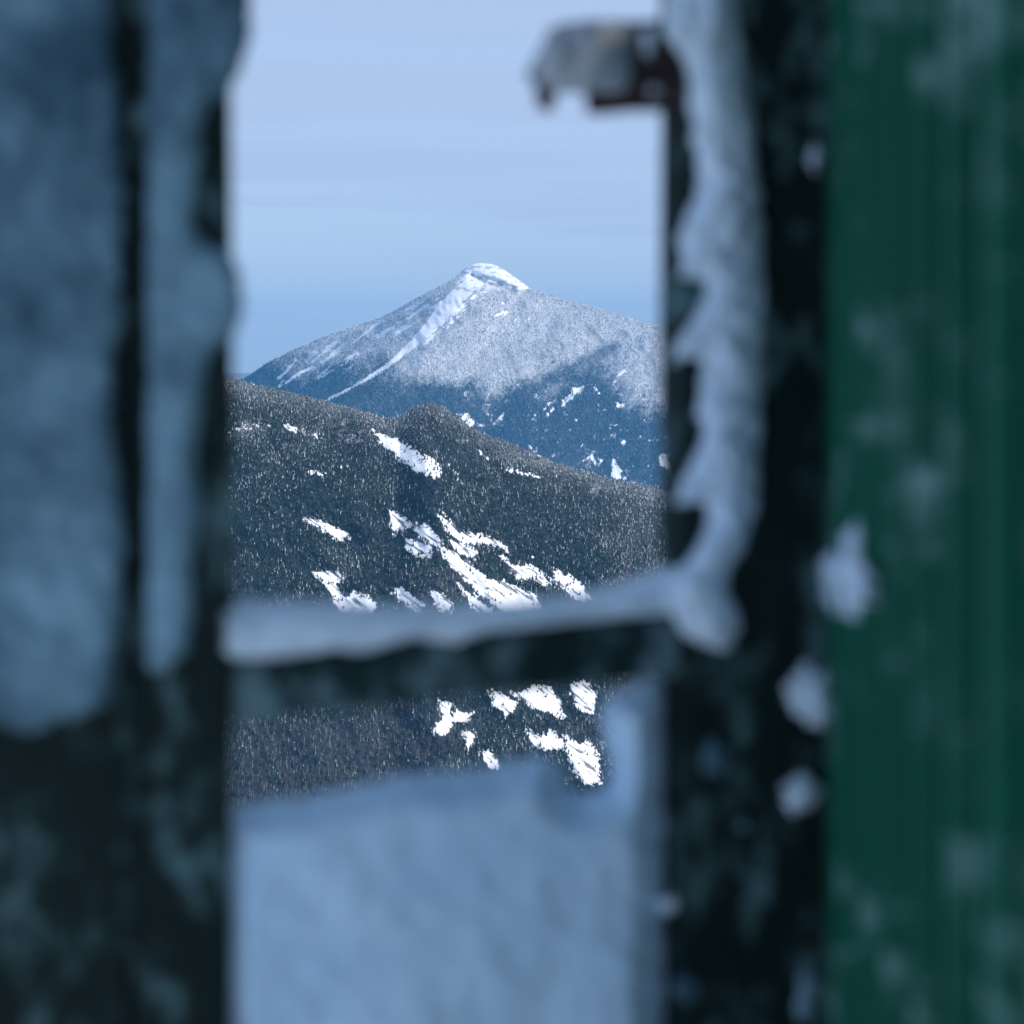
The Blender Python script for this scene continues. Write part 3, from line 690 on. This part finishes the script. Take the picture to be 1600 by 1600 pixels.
# loose clumps on the right post and wall
def wallpl(px, py, off=0.0):
    D = (WX - off) * F / (px - 800); return np.array([(px - 800) / F * D, D, -(py - HOR) / F * D])
def blob(cx, cy, rx, ry, seed):
    rd = random.Random(seed); return [(cx + rx * math.cos(a) * rd.uniform(.65, 1.3), cy + ry * math.sin(a) * rd.uniform(.65, 1.3)) for a in np.linspace(0, 6.283, 14)[:-1]]
for cx, cy, rx, ry, pl, mat, lab in [
  (1270, 1090, 40, 58, fp, M_snow, 'large rounded snow clump on the right post below the rail'),
  (1330, 905, 46, 95, wallpl, M_snow, 'tall snow clump stuck to the green cabin wall'),
  (1250, 1238, 27, 34, fp, M_snow, 'oval snow clump low on the right post under the largest one'),
  (1272, 248, 14, 26, fp, M_snow, 'small slanted snow clump high on the right post'),
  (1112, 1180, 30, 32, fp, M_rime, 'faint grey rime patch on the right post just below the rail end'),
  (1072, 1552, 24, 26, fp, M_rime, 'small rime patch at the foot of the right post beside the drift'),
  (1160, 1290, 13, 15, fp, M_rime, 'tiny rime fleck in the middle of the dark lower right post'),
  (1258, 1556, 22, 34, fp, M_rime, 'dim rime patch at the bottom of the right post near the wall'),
  (1052, 1412, 22, 12, lambda a, b, c=0: fplane(a, b, c - 0.03), M_snow, 'short snow stub bridging drift and right post')]:
    crust('snow_clump', blob(cx, cy, rx, ry, int(cx + cy)), pl, 0.02 if mat is M_snow else 0.008, mat, lab, 'snow', step=3, edge=26, rough=0.6, seed=int(cx), jag=22, group='snow clumps on the right post and wall')

# ------------------------------------------------------------------ iced metal bracket at the top of the right post
def simple_mat(name, a, b, scale, rough, metal=0.0, stretch=None, dist=0.002):
    m, nt, bs = new_mat(name)
    n = noise_node(nt, scale, 5, 0.6, stretch=stretch)
    nt.links.new(ramp(nt, n, [(0.35, a), (0.65, b)]), bs.inputs['Base Color']); bs.inputs['Roughness'].default_value = rough; bs.inputs['Metallic'].default_value = metal
    bump(nt, bs, n, dist); return m
M_rust = simple_mat('rusty_iron', (0.018, 0.012, 0.014), (0.05, 0.03, 0.03), 60, 0.8)
M_ice = simple_mat('iced_plate', (0.26, 0.32, 0.38), (0.50, 0.56, 0.62), 26, 0.45)
M_sunlit = simple_mat('bare_tan_wood', (0.62, 0.53, 0.43), (0.80, 0.72, 0.62), 50, 0.6)  # warm tone of sunlight put into the colour
def prism(name, poly, f0, f1, mat, parent, bev=0.003):
    bm = bmesh.new()
    a = [bm.verts.new(tuple(fplane(x, y_, f0))) for x, y_ in poly]; b = [bm.verts.new(tuple(fplane(x, y_, f1))) for x, y_ in poly]
    n = len(poly)
    bm.faces.new(a); bm.faces.new(b[::-1])
    for k in range(n): bm.faces.new((a[k], b[k], b[(k + 1) % n], a[(k + 1) % n]))
    bmesh.ops.recalc_face_normals(bm, faces=bm.faces)
    bmesh.ops.bevel(bm, geom=bm.edges[:], offset=bev, segments=2, affect='EDGES')
    me = bpy.data.meshes.new(name); bm.to_mesh(me); bm.free(); me.materials.append(mat)
    o = bpy.data.objects.new(name, me); C.objects.link(o); o.parent = parent; return o
br = tag(empty('metal_bracket'), 'rusty bracket sheathed in grey ice sticking out of the right post', 'bracket')
prism('arm', [(975,34),(1080,28),(1080,168),(975,150)], -0.04, -0.012, M_rust, br)
prism('lower_plate', [(916,138),(1078,128),(1078,174),(985,174),(930,180),(914,176)], -0.036, 0.0, M_rust, br)
prism('prong', [(832,112),(870,120),(866,175),(840,172)], -0.03, -0.008, M_rust, br)
prism('hook', [(820,112),(835,100),(850,122),(838,132),(822,124)], -0.03, -0.010, M_rust, br)
ice = crust('ice_sheath', [(828,96),(842,72),(856,44),(878,34),(925,28),(984,30),(994,48),(982,80),(990,120),(978,150),(930,150),(900,147),(868,147),(834,130)],
      lambda a, b, c: fplane(a, b, c - 0.012), 0.03, M_ice, None, None, step=3, edge=34, seed=5, rough=0.25, back=0.03, jag=6)
ice.parent = br
warm = crust('bare_patch', [(940,34),(984,32),(985,52),(960,70),(925,98),(905,104),(925,72)], lambda a, b, c: fplane(a, b, c + 0.012), 0.009, M_sunlit, None, None, step=3, edge=14, seed=6, back=0.02, jag=4)  # streak of sun on the bracket, painted as a pale patch
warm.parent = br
knob = crust('ice_knob', blob(1012, 66, 14, 26, 4), lambda a, b, c: fplane(a, b, c - 0.012), 0.014, M_snow, None, None, step=3, edge=12, seed=8, back=0.004, jag=3); knob.parent = br
knob = crust('ice_knob', blob(1020, 140, 12, 11, 5), lambda a, b, c: fplane(a, b, c), 0.010, M_ice, None, None, step=3, edge=10, seed=8, back=0.006, jag=3); knob.parent = br

# ------------------------------------------------------------------ the air between here and the mountains
hz = link_mesh('haze', [(x, y_, z_) for x in (-34000, 34000) for y_ in (-23000, 23000) for z_ in (-775, 530)],
               [(0, 1, 3, 2), (4, 6, 7, 5), (0, 4, 5, 1), (2, 3, 7, 6), (0, 2, 6, 4), (1, 5, 7, 3)], None)
hm = bpy.data.materials.new('haze'); hm.use_nodes = True; hm.node_tree.nodes.clear()
ho = hm.node_tree.nodes.new('ShaderNodeOutputMaterial'); hv = hm.node_tree.nodes.new('ShaderNodeVolumePrincipled')
hv.inputs['Color'].default_value = (0.12, 0.50, 1.0, 1); hv.inputs['Density'].default_value = 3.5e-5; hv.inputs['Anisotropy'].default_value = 0.0
hm.node_tree.links.new(hv.outputs[0], ho.inputs['Volume'])
hz.data.materials.append(hm)
tag(hz, 'thin blue winter haze filling the air before the mountains', None, None, 'stuff')
